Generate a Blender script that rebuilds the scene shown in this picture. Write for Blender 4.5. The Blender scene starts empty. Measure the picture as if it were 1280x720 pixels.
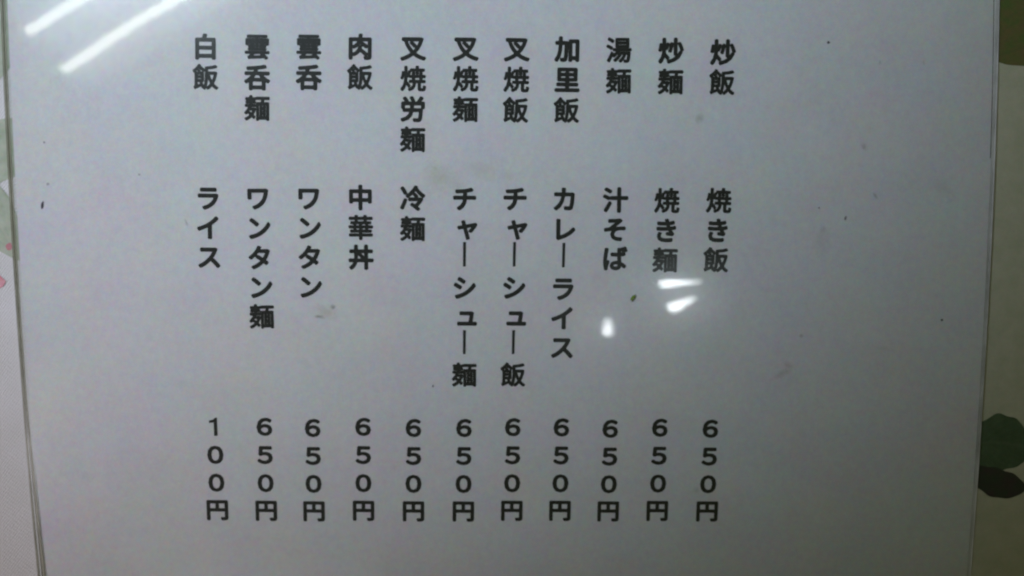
import bpy, bmesh, math, random
from mathutils import Vector, Matrix, noise
random.seed(7)
R = math.radians
MM = 0.001
scene = bpy.context.scene
C = scene.collection

# ------------------------------------------------------------------ camera
TILT = R(5.96)
cam_d = bpy.data.cameras.new('camera')
cam_d.sensor_width = 36.0
cam_d.lens = 1108.0 / 1280.0 * 36.0
cam_d.clip_start = 0.01
cam_d.clip_end = 20.0
cam_d.dof.use_dof = True
cam_d.dof.focus_distance = 0.228
cam_d.dof.aperture_fstop = 20.0
camera = bpy.data.objects.new('camera', cam_d)
C.objects.link(camera)
camera.location = (0.0, 0.0288036, 0.2799005)
camera.rotation_euler = (-TILT, 0.0, 0.0)
scene.camera = camera

# ------------------------------------------------------------------ world, exposure
scene.view_settings.view_transform = 'Standard'
scene.view_settings.look = 'None'
scene.view_settings.gamma = 1.0
scene.view_settings.exposure = 0.0
scene.view_settings.use_curve_mapping = False
scene.cycles.filter_width = 2.0
scene.cycles.use_denoising = True
scene.cycles.max_bounces = 10
scene.cycles.transparent_max_bounces = 16
scene.cycles.sample_clamp_indirect = 4.0

world = bpy.data.worlds.new('World')
scene.world = world
world.use_nodes = True
bg = world.node_tree.nodes['Background']
bg.inputs['Color'].default_value = (1.0, 0.94, 0.18, 1)
bg.inputs['Strength'].default_value = 0.038

# added spot up left: its fading pool stands in for a shadow lower right
sp = bpy.data.lights.new('added_falloff_spot', 'SPOT')
sp.energy = 102.0
sp.color = (0.85, 0.965, 1.17)
sp.spot_size = R(18.6)
sp.spot_blend = 0.75
sp.shadow_soft_size = 0.10
spo = bpy.data.objects.new('added_falloff_spot', sp)
C.objects.link(spo)
spo.location = (-0.85, 0.86, 1.5)
aim = Vector((-0.125, 0.22, 0.0))
spo.rotation_euler = (aim - spo.location).to_track_quat('-Z', 'Y').to_euler()
sp2 = bpy.data.lights.new('added_left_fill', 'SPOT')  # extra pinkish fill added to brighten the left side
sp2.energy = 60.0
sp2.color = (1.10, 0.92, 1.03)
sp2.spot_size = R(10.2)
sp2.spot_blend = 1.0
sp2.shadow_soft_size = 0.08
spo2 = bpy.data.objects.new('added_left_fill', sp2)
C.objects.link(spo2)
spo2.location = (-1.42, -0.62, 1.5)
aim = Vector((-0.2, -0.065, 0.0))
spo2.rotation_euler = (aim - spo2.location).to_track_quat('-Z', 'Y').to_euler()
TUBE_L = 8.5
GLINT_L = 25.0

# ------------------------------------------------------------------ helpers
def obj(name, me, mats=(), parent=None, label=None, cat=None, group=None, kind=None, smooth=False):
    if isinstance(me, bmesh.types.BMesh):
        bm = me; me = bpy.data.meshes.new(name); bm.to_mesh(me); bm.free()
    for m in (mats if isinstance(mats, (list, tuple)) else [mats]):
        me.materials.append(m)
    if smooth:
        me.polygons.foreach_set('use_smooth', [True] * len(me.polygons))
    o = bpy.data.objects.new(name, me)
    C.objects.link(o)
    o.parent = parent
    if label: o['label'] = label
    if cat: o['category'] = cat
    if group: o['group'] = group
    if kind: o['kind'] = kind
    return o

def empty(name, loc, rz=0, label=None, cat=None, group=None):
    o = bpy.data.objects.new(name, None); C.objects.link(o)
    o.location = loc; o.rotation_euler = (0, 0, rz); o.empty_display_size = 0.02
    if label: o['label'] = label
    if cat: o['category'] = cat
    if group: o['group'] = group
    return o

class NT:
    """small node-tree writer"""
    def __init__(s, name):
        s.m = bpy.data.materials.new(name); s.m.use_nodes = True
        s.t = s.m.node_tree; s.t.nodes.clear()
    def n(s, typ, ins=None, **props):
        nd = s.t.nodes.new(typ)
        for k, v in props.items(): setattr(nd, k, v)
        for k, v in (ins or {}).items():
            if isinstance(v, bpy.types.NodeSocket): s.t.links.new(v, nd.inputs[k])
            else: nd.inputs[k].default_value = v
        return nd
    def math(s, op, a, b=0.0, c=0.0, clamp=False):
        return s.n('ShaderNodeMath', {0: a, 1: b, 2: c}, operation=op, use_clamp=clamp).outputs[0]
    def mix(s, f, a, b, mode='MIX'):
        nd = s.n('ShaderNodeMix', data_type='RGBA', blend_type=mode)
        for k, v in ((0, f), (6, a), (7, b)):
            if isinstance(v, bpy.types.NodeSocket): s.t.links.new(v, nd.inputs[k])
            else: nd.inputs[k].default_value = v if k == 0 else (*v[:3], 1)
        return nd.outputs[2]
    def noise(s, vec, scale, detail=2.0, rough=0.5, col=False):
        nd = s.n('ShaderNodeTexNoise', {'Vector': vec, 'Scale': scale, 'Detail': detail, 'Roughness': rough})
        return nd.outputs['Color' if col else 'Fac']
    def ramp(s, f, a, b, lo=0.0, hi=1.0):
        return s.n('ShaderNodeMapRange', {0: f, 1: a, 2: b, 3: lo, 4: hi}).outputs[0]
    def out(s, surf):
        s.n('ShaderNodeOutputMaterial', {'Surface': surf}); return s.m
    def pos(s):
        return s.n('ShaderNodeTexCoord').outputs['Object']

def arch(y):                       # height of the bowed paper above the cloth, mm
    return 0.7 + 3.3 * max(-0.2, 1 - (y / 107.0) ** 2)

# ------------------------------------------------------------------ materials
def smudge_mask(nt, pos_mm, warp, x, y, rx, ry, rot, strength, soft=0.5):
    v = nt.n('ShaderNodeVectorMath', {0: pos_mm, 1: (-x, -y, 0)}, operation='ADD').outputs[0]
    v = nt.n('ShaderNodeVectorRotate', {'Vector': v, 'Angle': R(rot)}, rotation_type='Z_AXIS').outputs[0]
    v = nt.n('ShaderNodeVectorMath', {0: v, 1: (1 / rx, 1 / ry, 0)}, operation='MULTIPLY').outputs[0]
    v = nt.n('ShaderNodeVectorMath', {0: v, 1: warp}, operation='ADD').outputs[0]
    d = nt.n('ShaderNodeVectorMath', {0: v}, operation='LENGTH').outputs['Value']
    return nt.ramp(d, 1.0, 1.0 - soft, 0.0, strength)

SMUDGES = [  # x, y, rx, ry, rot, strength, kind (mm on the paper)
    (-142.4, 26.8, .55, 1.6, 8, .95, 'd'), (100.4, 74.7, .55, .5, 0, .9, 'd'), (98.5, 24.3, .4, .4, 0, .6, 'd'),
    (106.8, 21.0, .45, .9, 10, .7, 'd'), (115.8, 27.9, .7, 1.5, -35, .42, 'b'), (111.9, 43.1, 1.0, 1.9, -30, .35, 'b'),
    (138.0, -11.0, .5, .5, 0, .95, 'd'), (61.0, 52.0, 1.6, 2.0, 25, .30, 'b'), (-22.2, -31.2, .4, .4, 0, .7, 'd'),
    (-57.6, -8.7, 1.9, .8, 8, .60, 'g'), (-53.2, -5.6, 1.0, 1.0, 20, .60, 'g'), (-55.4, -7.2, 4.2, 2.6, 20, .30, 'y'),
    (-19.5, 34.6, 6.5, 5.5, 20, .24, 'y'), (-20.5, 37.4, 1.6, 1.1, 30, .32, 'y'), (-5.5, 36.5, 7.0, 3.4, 12, .18, 'y'),
    (2.0, 34.8, 2.5, 2.2, 0, .14, 'y'), (-14.0, 32.0, 3.0, 4.5, 0, .13, 'y'),
    (88.7, -27.6, 4.4, 1.5, -28, .24, 'b'), (90.0, -25.0, 2.0, 1.2, 20, .22, 'b'), (94.1, -15.8, 1.0, .8, 0, .4, 'b'), (99.7, 14.0, 3.4, 5.5, 10, .11, 'b'), (100.0, 17.5, 1.2, 1.6, 0, .25, 'b'),
    (-140.4, 33.2, .5, .5, 0, .4, 'd'), (-140.9, 46.0, .35, .35, 0, .6, 'd'), (116.2, 68.6, .5, .9, 0, .25, 'g'), (129.7, 68.5, .5, 1.1, 0, .22, 'g'),
    (-98.0, 21.0, .5, 1.3, -20, .4, 'b'), (-112.0, 36.0, .4, .4, 0, .4, 'd'), (120.0, -20.0, 3.2, 1.0, 5, .12, 'b'),
    (-134.0, -60.0, 3.0, 2.0, 0, .08, 'b'), (62.0, -66.0, 1.4, 1.6, 0, .2, 'b'), (-102.0, -30.0, 5.0, 3.0, 30, .05, 'y'),
    (137.0, 30.0, 6.0, 3.0, 35, .10, 'b'), (30.0, 3.0, 6.0, 4.0, 0, .06, 'y'), (75.0, -8.0, 5.0, 6.0, 0, .07, 'y'),
]
SM_COL = {'d': (.03, .025, .04), 'b': (.17, .15, .13), 'g': (.14, .15, .10), 'y': (.36, .38, .20)}

def mat_paper():
    nt = NT('paper')
    p = nt.n('ShaderNodeVectorMath', {0: nt.pos(), 3: 1000.0}, operation='SCALE').outputs[0]
    # fibre, faint yellowing and handling marks
    c1 = nt.noise(p, 0.055, 3, .55, col=True)
    c2 = nt.noise(p, 0.45, 3, .6, col=True)
    c3 = nt.noise(p, 1.7, 2, .7, col=True)
    base = nt.mix(0.30, (.70, .70, .715), c1, 'SOFT_LIGHT')
    base = nt.mix(0.5, base, c2, 'SOFT_LIGHT')
    base = nt.mix(0.6, base, c3, 'SOFT_LIGHT')
    w = nt.n('ShaderNodeVectorMath', {0: nt.noise(p, 0.9, 3, .7, col=True), 1: (-.5, -.5, -.5)}, operation='ADD').outputs[0]
    w = nt.n('ShaderNodeVectorMath', {0: w, 3: 1.5}, operation='SCALE').outputs[0]
    masks = {}
    for x, y, rx, ry, rot, st, k in SMUDGES:
        m = smudge_mask(nt, p, w, x, y, rx, ry, rot, st, .35 if k == 'd' else .8)
        masks[k] = m if k not in masks else nt.math('MAXIMUM', masks[k], m)
    for k, m in masks.items():
        base = nt.mix(m, base, SM_COL[k])
    bmp = nt.n('ShaderNodeBump', {'Height': nt.noise(p, 3.0, 3, .6), 'Strength': .25, 'Distance': 0.00004}).outputs[0]
    b = nt.n('ShaderNodeBsdfPrincipled', {'Base Color': base, 'Roughness': .85, 'Normal': bmp})
    b.inputs['Specular IOR Level'].default_value = .2
    return nt.out(b.outputs[0])

def mat_ink():
    nt = NT('black_ink')
    p = nt.n('ShaderNodeVectorMath', {0: nt.pos(), 3: 1000.0}, operation='SCALE').outputs[0]
    c = nt.mix(nt.noise(p, 0.9, 3, .7), (.008, .007, .011), (.028, .034, .030))
    b = nt.n('ShaderNodeBsdfPrincipled', {'Base Color': c, 'Roughness': .7})
    b.inputs['Specular IOR Level'].default_value = .25
    return nt.out(b.outputs[0])

def mat_film(name, tint=(.96, .97, .96), sheen=.035, haze=.05, fine=1.0):
    """clear plastic film: mirror sheen, a wide faint haze lobe, see-through"""
    nt = NT(name)
    p = nt.n('ShaderNodeVectorMath', {0: nt.pos(), 3: 1000.0}, operation='SCALE').outputs[0]
    sc = nt.n('ShaderNodeVectorMath', {0: p, 1: (.9, .22, 1)}, operation='MULTIPLY').outputs[0]
    h = nt.math('MULTIPLY_ADD', nt.noise(p, 2.6, 3, .6), .35, nt.noise(sc, .55, 4, .6))
    bmp = nt.n('ShaderNodeBump', {'Height': h, 'Strength': .5 * fine, 'Distance': 0.000004}).outputs[0]
    fc = nt.n('ShaderNodeLayerWeight', {'Blend': .5, 'Normal': bmp}).outputs['Facing']
    fr = nt.math('MULTIPLY_ADD', nt.math('POWER', fc, 5.0), .96, .04)
    tr = nt.n('ShaderNodeBsdfTransparent', {'Color': (*tint, 1)}).outputs[0]
    g1 = nt.n('ShaderNodeBsdfGlossy', {'Color': (1, 1, 1, 1), 'Roughness': .035, 'Normal': bmp}).outputs[0]
    g2 = nt.n('ShaderNodeBsdfGlossy', {'Color': (.85, .97, 1, 1), 'Roughness': .16, 'Normal': bmp}).outputs[0]
    g = nt.n('ShaderNodeMixShader', {0: nt.ramp(nt.noise(p, .05, 3), .3, .7, .38, .58), 1: g1, 2: g2}).outputs[0]
    s = nt.n('ShaderNodeMixShader', {0: nt.math('MULTIPLY', fr, 2.7), 1: tr, 2: g}).outputs[0]
    return nt.out(s)

def mat_plastic_edge(name, col, alpha, rough=.25):
    nt = NT(name)
    p = nt.n('ShaderNodeVectorMath', {0: nt.pos(), 3: 1000.0}, operation='SCALE').outputs[0]
    c = nt.mix(nt.ramp(nt.noise(p, .12, 3), .35, .65), col, [x * .7 for x in col])
    b = nt.n('ShaderNodeBsdfPrincipled', {'Base Color': c, 'Roughness': rough}).outputs[0]
    tr = nt.n('ShaderNodeBsdfTransparent', {'Color': (.9, .92, .84, 1)}).outputs[0]
    return nt.out(nt.n('ShaderNodeMixShader', {0: alpha, 1: tr, 2: b}).outputs[0])

def mat_cloth():
    nt = NT('cream_cloth')
    p = nt.n('ShaderNodeVectorMath', {0: nt.pos(), 3: 1000.0}, operation='SCALE').outputs[0]
    d = nt.n('ShaderNodeVectorRotate', {'Vector': p, 'Angle': R(38)}, rotation_type='Z_AXIS').outputs[0]
    w1 = nt.n('ShaderNodeTexWave', {'Vector': d, 'Scale': .42, 'Distortion': 1.2, 'Detail': 2.0, 'Detail Scale': 1.5}, bands_direction='X').outputs['Fac']
    w2 = nt.n('ShaderNodeTexWave', {'Vector': d, 'Scale': .26, 'Distortion': 2.0, 'Detail': 2.0}, bands_direction='Y').outputs['Fac']
    weave = nt.math('MULTIPLY', w1, nt.ramp(w2, 0, 1, .6, 1))
    c = nt.mix(nt.ramp(nt.noise(p, .05, 4), .3, .7), (.80, .80, .81), (.72, .73, .71))
    c = nt.mix(.18, c, nt.noise(p, .9, 3, .7, col=True), 'SOFT_LIGHT')
    c = nt.mix(nt.ramp(weave, 0, 1, .28, 0), c, (.35, .33, .30))
    h = nt.math('ADD', weave, nt.noise(p, 1.3, 3))
    bmp = nt.n('ShaderNodeBump', {'Height': h, 'Strength': .8, 'Distance': 0.00025}).outputs[0]
    b = nt.n('ShaderNodeBsdfPrincipled', {'Base Color': c, 'Roughness': .8, 'Normal': bmp})
    b.inputs['Specular IOR Level'].default_value = .25
    return nt.out(b.outputs[0])

def mat_print(name, ca, cb, vein):
    nt = NT(name)
    uv = nt.n('ShaderNodeTexCoord').outputs['UV']
    p = nt.n('ShaderNodeVectorMath', {0: nt.pos(), 3: 1000.0}, operation='SCALE').outputs[0]
    sep = nt.n('ShaderNodeSeparateXYZ', {0: uv})
    s = nt.math('ABSOLUTE', nt.math('SUBTRACT', sep.outputs[1], .5))
    t = nt.math('MULTIPLY_ADD', s, -1.1, sep.outputs[0])
    ribs = nt.math('SINE', nt.math('MULTIPLY', t, 44.0))
    mid = nt.ramp(s, .05, .0, 0, 1)
    c = nt.mix(nt.ramp(nt.noise(p, .18, 4, .6), .35, .65), ca, cb)
    c = nt.mix(nt.math('MAXIMUM', nt.ramp(ribs, .8, 1, 0, .22), nt.math('MULTIPLY', mid, .4)), c, vein)
    c = nt.mix(.3, c, nt.noise(p, 1.1, 3, .7, col=True), 'SOFT_LIGHT')
    b = nt.n('ShaderNodeBsdfPrincipled', {'Base Color': c, 'Roughness': .8})
    b.inputs['Specular IOR Level'].default_value = .25
    return nt.out(b.outputs[0])

def mat_simple(name, col, rough=.5, em=None, es=0):
    nt = NT(name)
    p = nt.pos()
    c = nt.mix(nt.ramp(nt.noise(p, 6.0, 4), .3, .7), col, [x * .88 for x in col])
    b = nt.n('ShaderNodeBsdfPrincipled', {'Base Color': c, 'Roughness': rough})
    if em:
        b.inputs['Emission Color'].default_value = (*em, 1)
        b.inputs['Emission Strength'].default_value = es
    return nt.out(b.outputs[0])

M_paper, M_ink = mat_paper(), mat_ink()
M_film = mat_film('clear_plastic_film')
M_back = mat_film('clear_back_film', fine=.3)
M_rim = mat_plastic_edge('clear_plastic_rim', (.62, .60, .50), .45)
M_seam = mat_plastic_edge('dark_seam', (.19, .17, .12), .5, .5)
M_cloth = mat_cloth()
M_leaf_a = mat_print('printed_mid_green', (.068, .108, .050), (.095, .14, .072), (.13, .17, .09))
M_leaf_b = mat_print('printed_dark_green', (.040, .058, .030), (.060, .046, .040), (.05, .06, .035))
M_leaf_c = mat_print('printed_grey_green', (.32, .38, .27), (.46, .50, .41), (.50, .52, .42))
M_leaf_d = mat_print('printed_olive', (.10, .14, .035), (.17, .12, .05), (.08, .11, .04))
M_pink = mat_print('printed_pink', (.62, .22, .27), (.70, .42, .44), (.72, .5, .5))
M_red = mat_print('printed_red', (.45, .17, .19), (.5, .24, .26), (.5, .2, .2))

# ------------------------------------------------------------------ table and cloth
def cloth_z(x, y):                 # mm
    n = noise.noise(Vector((x * .012, y * .012, 3.1))) * .55 + noise.noise(Vector((x * .035 + 5, y * .03, 1.7))) * .18
    return n * 1.0 - .6

bm = bmesh.new()
bmesh.ops.create_cube(bm, size=1, matrix=Matrix.Translation((0, 0, -.0175)) @ Matrix.Diagonal((1.2, .8, .03, 1)))
bmesh.ops.bevel(bm, geom=bm.edges[:], offset=.003, segments=2, affect='EDGES')
M_wood = mat_simple('table_wood', (.30, .20, .11), .5)
obj('table_top', bm, M_wood, kind='structure')

def grid(x0, x1, y0, y1, nx, ny, zf):
    vs = []; fs = []
    for j in range(ny + 1):
        for i in range(nx + 1):
            x = x0 + (x1 - x0) * i / nx; y = y0 + (y1 - y0) * j / ny
            vs.append((x * MM, y * MM, zf(x, y) * MM))
    for j in range(ny):
        for i in range(nx):
            a = j * (nx + 1) + i
            fs.append((a, a + 1, a + nx + 2, a + nx + 1))
    return vs, fs

vs, fs = grid(-420, 420, -300, 300, 210, 150, cloth_z)
me = bpy.data.meshes.new('tablecloth'); me.from_pydata(vs, [], fs)
cloth = obj('tablecloth', me, M_cloth, smooth=True, label='cream tablecloth with printed leaves and pink flowers lying under the menu card', cat='tablecloth')

def petal(name, x, y, ang, ln, wd, mat, lift, tip=.9, label=None):
    """one printed leaf or petal following the cloth; x, y is its stem end"""
    n, m = 22, 8
    vs = []; fs = []; uvs = []
    ca, sa = math.cos(R(ang)), math.sin(R(ang))
    sd = x * .37 + y
    for i in range(n + 1):
        t = i / n
        w = wd * .5 * (math.sin(math.pi * t ** tip) ** .75) + .02
        for j in range(m + 1):
            s = j / m * 2 - 1
            wob = 1 + .045 * math.sin(t * 23 + sd + (2 if s > 0 else 0)) * abs(s)
            lx = t * ln; ly = s * w * wob + ln * .06 * math.sin(t * 3.1)
            px, py = x + lx * ca - ly * sa, y + lx * sa + ly * ca
            vs.append((px * MM, py * MM, (cloth_z(px, py) + lift) * MM)); uvs.append((t, j / m))
    for i in range(n):
        for j in range(m):
            a = i * (m + 1) + j
            fs.append((a, a + m + 1, a + m + 2, a + 1))
    me = bpy.data.meshes.new(name); me.from_pydata(vs, [], fs)
    ul = me.uv_layers.new(name='UVMap')
    for lp in me.loops: ul.data[lp.index].uv = uvs[lp.vertex_index]
    return obj(name, me, mat, parent=cloth, smooth=True, label=label)

M_khaki = mat_print('khaki_tone', (.52, .51, .38), (.45, .46, .32), (.50, .48, .36))  # khaki sheet, darker and yellower than the cloth left of the card
vs, fs = grid(140, 300, -296, 296, 40, 148, lambda x, y: cloth_z(x, y) + .06)
me = bpy.data.meshes.new('khaki_patch'); me.from_pydata(vs, [], fs)
me.uv_layers.new(name='UVMap')
obj('khaki_patch', me, M_khaki, cloth, smooth=True, label='khaki patch over the cloth to the right of the card')
petal('printed_leaf', 146, -51.5, -4, 24, 19, M_leaf_a, .10, .95, 'mid green leaf printed beside the lower right card edge')
petal('printed_leaf', 167.4, -66.6, 159, 22, 9.5, M_leaf_b, .14, .8, 'dark almost black leaf printed beside the lower right card edge')
petal('printed_leaf', 176, 108, 232, 46, 27, M_leaf_d, .10, .9, 'olive and brown leaf printed beside the upper right card edge')
petal('printed_leaf', 175, 84, 205, 30, 14, M_leaf_d, .14, .9)
petal('printed_leaf', -150, 52, 214, 34, 17, M_leaf_c, .10, .9)
petal('printed_leaf', -155, 8, 112, 34, 13, M_leaf_c, .14, .9)
petal('printed_leaf', -157, 92, 260, 30, 12, M_leaf_c, .10, .9)
for k in range(5):
    petal('printed_petal', -168.8, 0.5, k * 72 + 8, 8.0, 6.5, M_pink, .18 + k * .03, .75)
petal('printed_petal', -159.6, 11.5, 70, 2.6, 2.0, M_red, .2, .8)
# the print goes on beyond the frame
rr = random.Random(3)
for k in range(26):
    while True:
        x, y = rr.uniform(-390, 390), rr.uniform(-270, 270)
        if abs(x) > 200 or abs(y) > 140: break
    a = rr.uniform(0, 360)
    if k % 3 == 0:
        for q in range(5): petal('printed_petal', x, y, a + q * 72, 10.5, 8.5, M_pink, .18 + q * .03, .75)
    else:
        petal('printed_leaf', x, y, a, rr.uniform(24, 40), rr.uniform(10, 18), rr.choice([M_leaf_a, M_leaf_c, M_leaf_d]), .10 + k * .002, .9)

# ------------------------------------------------------------------ menu card
card = empty('menu_card', (-3.05 * MM, 0, 0), R(0.37),
             label='white paper menu with black Japanese lettering in a clear plastic sleeve on the floral cloth', cat='menu')
PW0, PW1, PH = -150.4, 151.2, 104.5        # paper, mm
SW, SH = 152.2, 107.0                      # sleeve half size, mm

def paper_z(x, y): return arch(y)
vs, fs = grid(PW0, PW1, -PH, PH, 100, 110, paper_z)
me = bpy.data.meshes.new('paper_sheet'); me.from_pydata(vs, [], fs)
paper = obj('paper_sheet', me, M_paper, card)
sol = paper.modifiers.new('thickness', 'SOLIDIFY'); sol.thickness = .00012; sol.offset = -1

DENTS = [  # x, y, sx, sy, rot, height (mm)
]
def film_z(x, y):
    z = arch(y) + .55
    k = min(1.0, (SW - abs(x)) / 4, (SH - abs(y)) / 4)
    z += noise.noise(Vector((x * .010, y * .014, 7.7))) * .22 * k
    z += noise.noise(Vector((x * .045, y * .045, 2.2))) * .012
    e = max(abs(x) / SW, abs(y) / SH)
    if SW - abs(x) < 4: z -= .08 * (1 - (SW - abs(x)) / 4) ** 2
    if SH - abs(y) < 4: z -= .45 * (1 - (SH - abs(y)) / 4) ** 2
    for dx, dy, sx, sy, rot, h in DENTS:
        ax, ay = x - dx, y - dy
        if abs(ax) > 25 or abs(ay) > 25: continue
        c, s = math.cos(R(rot)), math.sin(R(rot))
        bx, by = (ax * c + ay * s) / sx, (-ax * s + ay * c) / sy
        z += h * math.exp(-.5 * (bx * bx + by * by))
    return z
vs, fs = grid(-SW, SW, -SH, SH, 304, 214, film_z)
me = bpy.data.meshes.new('front_film'); me.from_pydata(vs, [], fs)
obj('front_film', me, M_film, card, smooth=True, label='clear glossy plastic film over the paper')
vs, fs = grid(-SW, SW, -SH, SH, 40, 60, lambda x, y: arch(y) - .35)
me = bpy.data.meshes.new('back_film'); me.from_pydata(vs, [], fs)
obj('back_film', me, M_back, card, smooth=True)

def strip(name, path, prof, mat, closed=False, label=None):
    """sweep a small closed profile (across, up) along path points (x, y, scale)"""
    bm = bmesh.new(); rings = []
    n = len(path)
    for i, (x, y, z, sc) in enumerate(path):
        a = Vector(path[max(i - 1, 0)][:2]); b = Vector(path[min(i + 1, n - 1)][:2])
        d = (b - a).normalized(); nrm = Vector((d.y, -d.x))
        rings.append([bm.verts.new(((x + nrm.x * u * sc) * MM, (y + nrm.y * u * sc) * MM, (z + v) * MM)) for u, v in prof])
    k = len(prof)
    for i in range(n - 1):
        for j in range(k):
            bm.faces.new((rings[i][j], rings[i][(j + 1) % k], rings[i + 1][(j + 1) % k], rings[i + 1][j]))
    bm.faces.new(rings[0][::-1]); bm.faces.new(rings[-1])
    bmesh.ops.recalc_face_normals(bm, faces=bm.faces[:])
    return obj(name, bm, mat, card, smooth=True, label=label)

def oval(w, h, n=10): return [(w * math.cos(2 * math.pi * i / n), h * math.sin(2 * math.pi * i / n)) for i in range(n)]
ys = [-SH + i * (2 * SH) / 60 for i in range(61)]
def splay(y): return max(0.0, (-y - 35) / 70.0)
# left: two clear beads with a dark seam between and beside them, opening towards the bottom
strip('edge_bead', [(-SW + .18, y, arch(y) + .25, 1) for y in ys], oval(.28, .34), M_rim)
strip('edge_seam', [(-SW - .12, y, arch(y) + .12, 1) for y in ys], oval(.20, .22), M_seam, label='dark outer seam of the sleeve')
strip('edge_seam', [(-SW + .66 + .9 * splay(y), y, arch(y) + .30, 1 + 1.0 * splay(y)) for y in ys], oval(.17, .20), M_seam)
strip('edge_bead', [(-SW + 1.02 + 1.1 * splay(y), y, arch(y) + .35, 1 + .9 * splay(y)) for y in ys], oval(.22, .28), M_rim)
# right: a clear bead, a flat milky margin
M_rim2 = mat_plastic_edge('milky_plastic_margin', (.80, .79, .80), .75)
strip('edge_bead', [(SW - .15, y, arch(y) + .25 + .12 * math.sin(y * .05), 1) for y in ys], oval(.30, .34), M_rim2)
strip('edge_bead', [(SW - .72, y, arch(y) + .30, 1 + .6 * max(0, (y - 20) / 90)) for y in ys], oval(.34, .14), M_rim2)
strip('edge_seam', [(SW - 1.65 + .25 * math.sin(y * .04), y, arch(y) + .36, 1) for y in ys if y > 38], oval(.10, .10), M_seam)
for sgn in (1, -1):
    strip('edge_bead', [(x, sgn * (SH - .15), arch(SH) + .25, 1) for x in range(-151, 152, 6)], oval(.30, .34), M_rim)

# ------------------------------------------------------------------ lettering
COLUMNS = [
    ('白飯',(-90.3, 74.69),(-90.51, 65.54), 'ライス',(-90.99, 28.61),(-91.31, 10.37), '100円',(-92.11, -43.95),(-92.56, -71.75)),
    ('雲呑麺',(-74.46, 74.59),(-74.93, 56.03), 'ワンタン麺',(-75.54, 28.51),(-75.54, -8.48), '650円',(-76.17, -44.06),(-76.8, -72.07)),
    ('雲呑',(-58.66, 74.49),(-58.86, 65.26), 'ワンタン',(-59.75, 28.41),(-60.03, 0.77), '650円',(-60.81, -44.55),(-61.38, -72.36)),
    ('肉飯',(-42.94, 74.38),(-43.15, 65.16), '中華丼',(-43.73, 28.43),(-43.94, 9.94), '650円',(-44.73, -44.29),(-45.37, -72.28)),
    ('叉焼労麺',(-26.69, 73.87),(-27.23, 46.18), '冷麺',(-27.51, 28.13),(-27.67, 18.72), '650円',(-28.67, -44.76),(-29.25, -72.57)),
    ('叉焼麺',(-10.6, 73.67),(-10.91, 55.23), 'チャーシュー麺',(-11.45, 27.9),(-12.19, -27.51), '650円',(-12.55, -44.86),(-13.14, -72.73)),
    ('叉焼飯',(5.07, 73.42),(4.54, 54.91), 'チャーシュー飯',(4.17, 27.8),(3.2, -27.61), '650円',(3.02, -44.7),(2.53, -72.59)),
    ('加里飯',(20.57, 73.2),(20.18, 54.76), 'カレーライス',(19.54, 27.53),(18.69, -18.9), '650円',(18.52, -44.88),(18.07, -72.7)),
    ('湯麺',(36.24, 72.86),(36.2, 63.56), '汁そば',(35.32, 27.18),(35.1, 9.0), '650円',(34.09, -45.43),(33.66, -73.01)),
    ('炒麺',(52.25, 72.51),(52.13, 63.21), '焼き麺',(51.26, 26.93),(50.87, 8.45), '650円',(49.9, -45.19),(49.51, -72.96)),
    ('炒飯',(68.17, 71.95),(67.91, 62.92), '焼き飯',(67.36, 26.82),(66.74, 8.4), '650円',(66.03, -45.64),(65.62, -73.22)),
]

EM = 7.95
_cache = {}
def glyph(ch):
    """flat triangles of one character in em units, centred on its em box"""
    if ch in _cache: return _cache[ch]
    if ch == 'ー':                # the upright long-vowel stroke of vertical setting
        w, h = .062, .485; oy = .15
        pts = [(-w, -h + oy), (w * .8, -h + .01 + oy), (w, h + oy), (-w * .9, h + oy)]
        _cache[ch] = (pts, [(0, 1, 2, 3)]); return _cache[ch]
    if ch == '1':
        pts = [(-.025, -.375), (.12, -.375), (.12, .375), (.03, .375), (-.04, .30), (-.21, .26), (-.21, .155), (-.025, .175)]
        _cache[ch] = (pts, [(0, 1, 2, 7), (7, 2, 3, 4), (7, 4, 5, 6)]); return _cache[ch]
    full = {'0': '０', '5': '５', '6': '６'}.get(ch, ch)
    cu = bpy.data.curves.new('glyph', 'FONT'); cu.body = full; cu.size = 1; cu.resolution_u = 3
    o = bpy.data.objects.new('glyph', cu); C.objects.link(o)
    bpy.context.view_layer.update()
    dg = bpy.context.evaluated_depsgraph_get()
    m = bpy.data.meshes.new_from_object(o.evaluated_get(dg))
    pts = [(v.co.x, v.co.y) for v in m.vertices]; fs = [tuple(p.vertices) for p in m.polygons]
    bpy.data.objects.remove(o); bpy.data.curves.remove(cu); bpy.data.meshes.remove(m)
    xs = [p[0] for p in pts]; yy = [p[1] for p in pts]
    def fit(w, h, cx=0.0, cy=0.0):
        x0, x1, y0, y1 = min(xs), max(xs), min(yy), max(yy)
        return [((x - (x0 + x1) / 2) / (x1 - x0) * w + cx, (y - (y0 + y1) / 2) / (y1 - y0) * h + cy) for x, y in pts]
    if ch == '0': pts = fit(.575, .69)
    elif ch in '56': pts = fit(.555, .68)
    elif ch == '1': pts = fit(.27, .70)
    elif ch == '円': pts = fit(.80, .79)
    elif ch in 'ャュ': pts = [(x - .5 + .10, y - .38 + .06) for x, y in pts]
    else: pts = [(x - .5, y - .38) for x, y in pts]
    _cache[ch] = (pts, fs); return _cache[ch]

def bold(ch):
    if ch in '0561': return .041
    if ch == '円': return .040
    if ch in '麺飯雲焼湯華': return .034
    return .043

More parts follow.
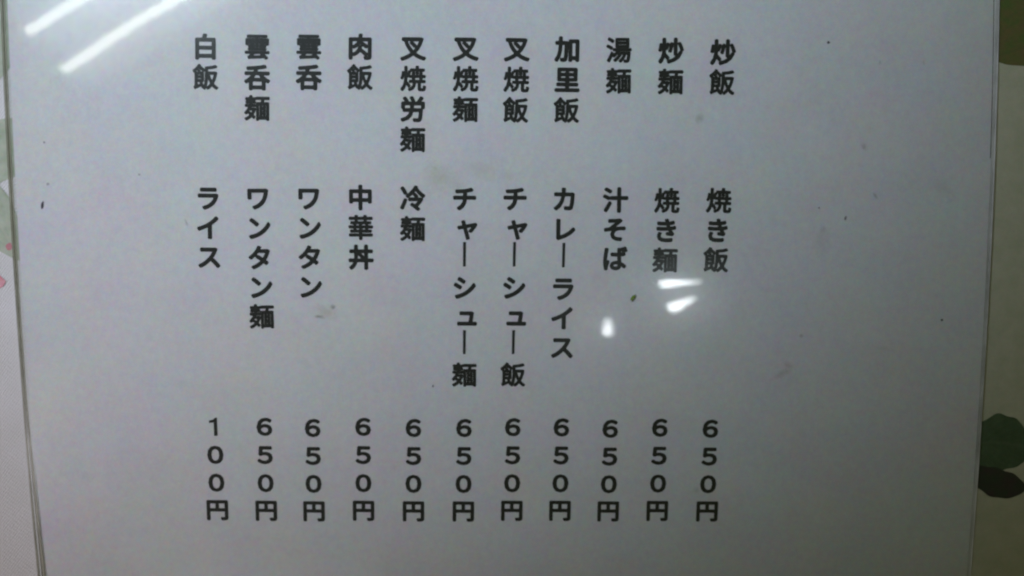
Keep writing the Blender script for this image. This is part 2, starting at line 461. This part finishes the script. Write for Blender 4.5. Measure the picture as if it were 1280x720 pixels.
def lettering(name, text, p0, p1, label):
    vs = []; fs = []
    d = Vector((p1[0] - p0[0], p1[1] - p0[1])); n = len(text)
    ang = math.atan2(d.x, -d.y)
    ca, sa = math.cos(ang), math.sin(ang)
    for i, ch in enumerate(text):
        cx, cy = p0[0] + d.x * i / (n - 1), p0[1] + d.y * i / (n - 1)
        pts, tri = glyph(ch); r = bold(ch)
        offs = [(0, 0)] if ch in 'ー1' else [(r * math.cos(q * math.pi / 4), r * math.sin(q * math.pi / 4)) for q in range(8)] + [(0, 0)]
        for q, (ox, oy) in enumerate(offs):
            b = len(vs)
            for x, y in pts:
                lx, ly = (x + ox) * EM, (y + oy) * EM
                X, Y = cx + lx * ca - ly * sa, cy + lx * sa + ly * ca
                vs.append((X * MM, Y * MM, (arch(Y) + .020 + .003 * q) * MM))
            fs += [tuple(k + b for k in t) for t in tri]
    me = bpy.data.meshes.new(name); me.from_pydata(vs, [], fs)
    return obj(name, me, M_ink, parent=paper, label=label)

for a, a0, a1, b, b0, b1, c, c0, c1 in COLUMNS:
    lettering('dish_name', a, a0, a1, 'printed dish name ' + a)
    lettering('dish_reading', b, b0, b1, 'printed reading ' + b + ' under ' + a)
    lettering('price', c, c0, c1, 'printed price ' + c + ' of ' + a + ' ' + b)

# the green crumb on the sleeve
bm = bmesh.new()
bmesh.ops.create_icosphere(bm, subdivisions=2, radius=1)
for v in bm.verts:
    v.co *= 1 + .35 * noise.noise(v.co * 1.7)
    v.co = Vector((v.co.x * .55, v.co.y * 1.1, v.co.z * .2)) * MM
M_crumb = mat_simple('green_crumb', (.17, .27, .04), .7)
cr = obj('food_crumb', bm, M_crumb, smooth=True, label='tiny green crumb stuck on the sleeve right of the katakana for curry rice', cat='crumb')
cr.location = ((40.88 - 3.05) * MM, (-3.0) * MM, 4.72 * MM); cr.rotation_euler = (0, 0, R(-38))

# ------------------------------------------------------------------ lamps
M_tube = mat_simple('fluorescent_glass', (.9, .9, .9), .4, (.96, 1.0, .86), TUBE_L)
M_glint = mat_simple('added_glint_glow', (.9, .9, .9), .4, (.93, .97, 1.0), GLINT_L)
M_house = mat_simple('grey_enamel', (.34, .36, .36), .45)
M_band_tube = mat_simple('added_band_glow', (.9, .9, .9), .4, (.93, 1.0, .92), 2.4)  # glow for the added panel at the lower left
M_band_panel = mat_simple('added_panel_white', (.8, .8, .8), .45)
M_cap = mat_simple('grey_end_cap', (.5, .5, .5), .4)

def rod(p0, p1, r, n=16, caps=True, r2=None):
    bm = bmesh.new(); p0, p1 = Vector(p0), Vector(p1)
    q = (p1 - p0).to_track_quat('Z', 'Y').to_matrix().to_4x4()
    bmesh.ops.create_cone(bm, cap_ends=caps, segments=n, radius1=r, radius2=r if r2 is None else r2, depth=(p1 - p0).length,
                          matrix=Matrix.Translation((p0 + p1) / 2) @ q)
    return bm

def twin_fixture(loc, ang, length, gap, label, w=.30, tube_mat=None, house_mat=None):
    root = empty('ceiling_lamp', loc, ang, label, 'ceiling lamp')
    bm = bmesh.new()
    # trapezoid housing above the tubes
    z0, z1 = .045, .11
    a = [(-.03, -w / 2, z0), (length + .03, -w / 2, z0), (length + .03, w / 2, z0), (-.03, w / 2, z0)]
    b = [(-.03, -.05, z1), (length + .03, -.05, z1), (length + .03, .05, z1), (-.03, .05, z1)]
    va = [bm.verts.new(v) for v in a]; vb = [bm.verts.new(v) for v in b]
    bm.faces.new(va[::-1]); bm.faces.new(vb)
    for i in range(4): bm.faces.new((va[i], va[(i + 1) % 4], vb[(i + 1) % 4], vb[i]))
    bmesh.ops.recalc_face_normals(bm, faces=bm.faces[:])
    bmesh.ops.bevel(bm, geom=bm.edges[:], offset=.004, segments=2, affect='EDGES')
    obj('housing', bm, house_mat or M_house, root)
    for s in ((-1, 1) if gap else (0,)):
        obj('tube', rod((0, s * gap / 2, 0), (length, s * gap / 2, 0), .0125), tube_mat or M_tube, root)
        for x in (-.012, length + .012):
            obj('socket', rod((x - .011, s * gap / 2, .012), (x + .011, s * gap / 2, .012), .024), M_cap, root)
    return root
t1 = Vector((-1.190, .589, 1.9)); t2 = Vector((-1.081, .476, 1.9))
twin_fixture((t1 + t2) / 2, math.atan2(.225 + .113, .289 + .133), 1.2, .150,
             'ceiling lamp mirrored as two long white streaks at the upper left of the menu')
twin_fixture((-1.00, -1.32, 1.9), 0, .62, .0,  # added fixture, made only to reflect a pale band in the film
             'added unseen panel with a dim tube, placed to mirror a pale band along the lower left of the menu', w=.48, tube_mat=M_band_tube, house_mat=M_band_panel)

def glint_shape(p0, p1, r0, r1, root):  # added glowing shape, formed for the glint it leaves on the film
    """added glowing taper with a round blunt end, in a small socket"""
    p0, p1 = Vector(p0), Vector(p1)
    ax = p1 - p0; L = ax.length; prof = []
    for i in range(17):
        t = i / 16
        w = (r0 + (r1 - r0) * t) * math.sqrt(max(0, 1 - (max(0, .28 - t) / .28) ** 2)) * math.sqrt(max(0, 1 - (max(0, t - .85) / .15) ** 2) + .02)
        prof.append((t * L, max(w, .0008)))
    q = ax.to_track_quat('Z', 'Y').to_matrix().to_4x4(); M = Matrix.Translation(p0) @ q
    bm = bmesh.new(); rings = []
    for z, w in prof:
        rings.append([bm.verts.new(M @ Vector((w * math.cos(k * math.pi / 10), w * math.sin(k * math.pi / 10), z))) for k in range(20)])
    for a, b in zip(rings, rings[1:]):
        for k in range(20): bm.faces.new((a[k], a[(k + 1) % 20], b[(k + 1) % 20], b[k]))
    bm.faces.new(rings[0][::-1]); bm.faces.new(rings[-1])
    obj('glint_shape', bm, M_glint, root, smooth=True)
    obj('socket', rod(p1, p1 + ax.normalized() * .02, .010), M_cap, root)

pair = empty('added_glints', (.405, -.215, 1.9), 0, 'pair of added glowing shapes, formed to mirror as two white wedges under the last dish readings', 'lamp')
glint_shape((-.048, .036, 0), (.048, .047, 0), .0125, .001, pair)
glint_shape((-.024, -.046, 0), (.034, -.004, 0), .0175, .002, pair)
obj('ceiling_plate', rod((.02, .02, .10), (.02, .02, .12), .05, 32), M_house, pair)
obj('stem', rod((.045, .02, 0), (.03, .02, .10), .005, 8), M_cap, pair)
single = empty('added_glints', (.234, -.322, 1.9), 0, 'single added glowing drop, formed to mirror as one small bright spot beside the curry rice column', 'lamp')
glint_shape((0, -.026, 0), (0, .036, 0), .0115, .0005, single)
obj('ceiling_plate', rod((0, .02, .10), (0, .02, .12), .05, 32), M_house, single)
obj('stem', rod((0, .035, 0), (0, .03, .10), .005, 8), M_cap, single)
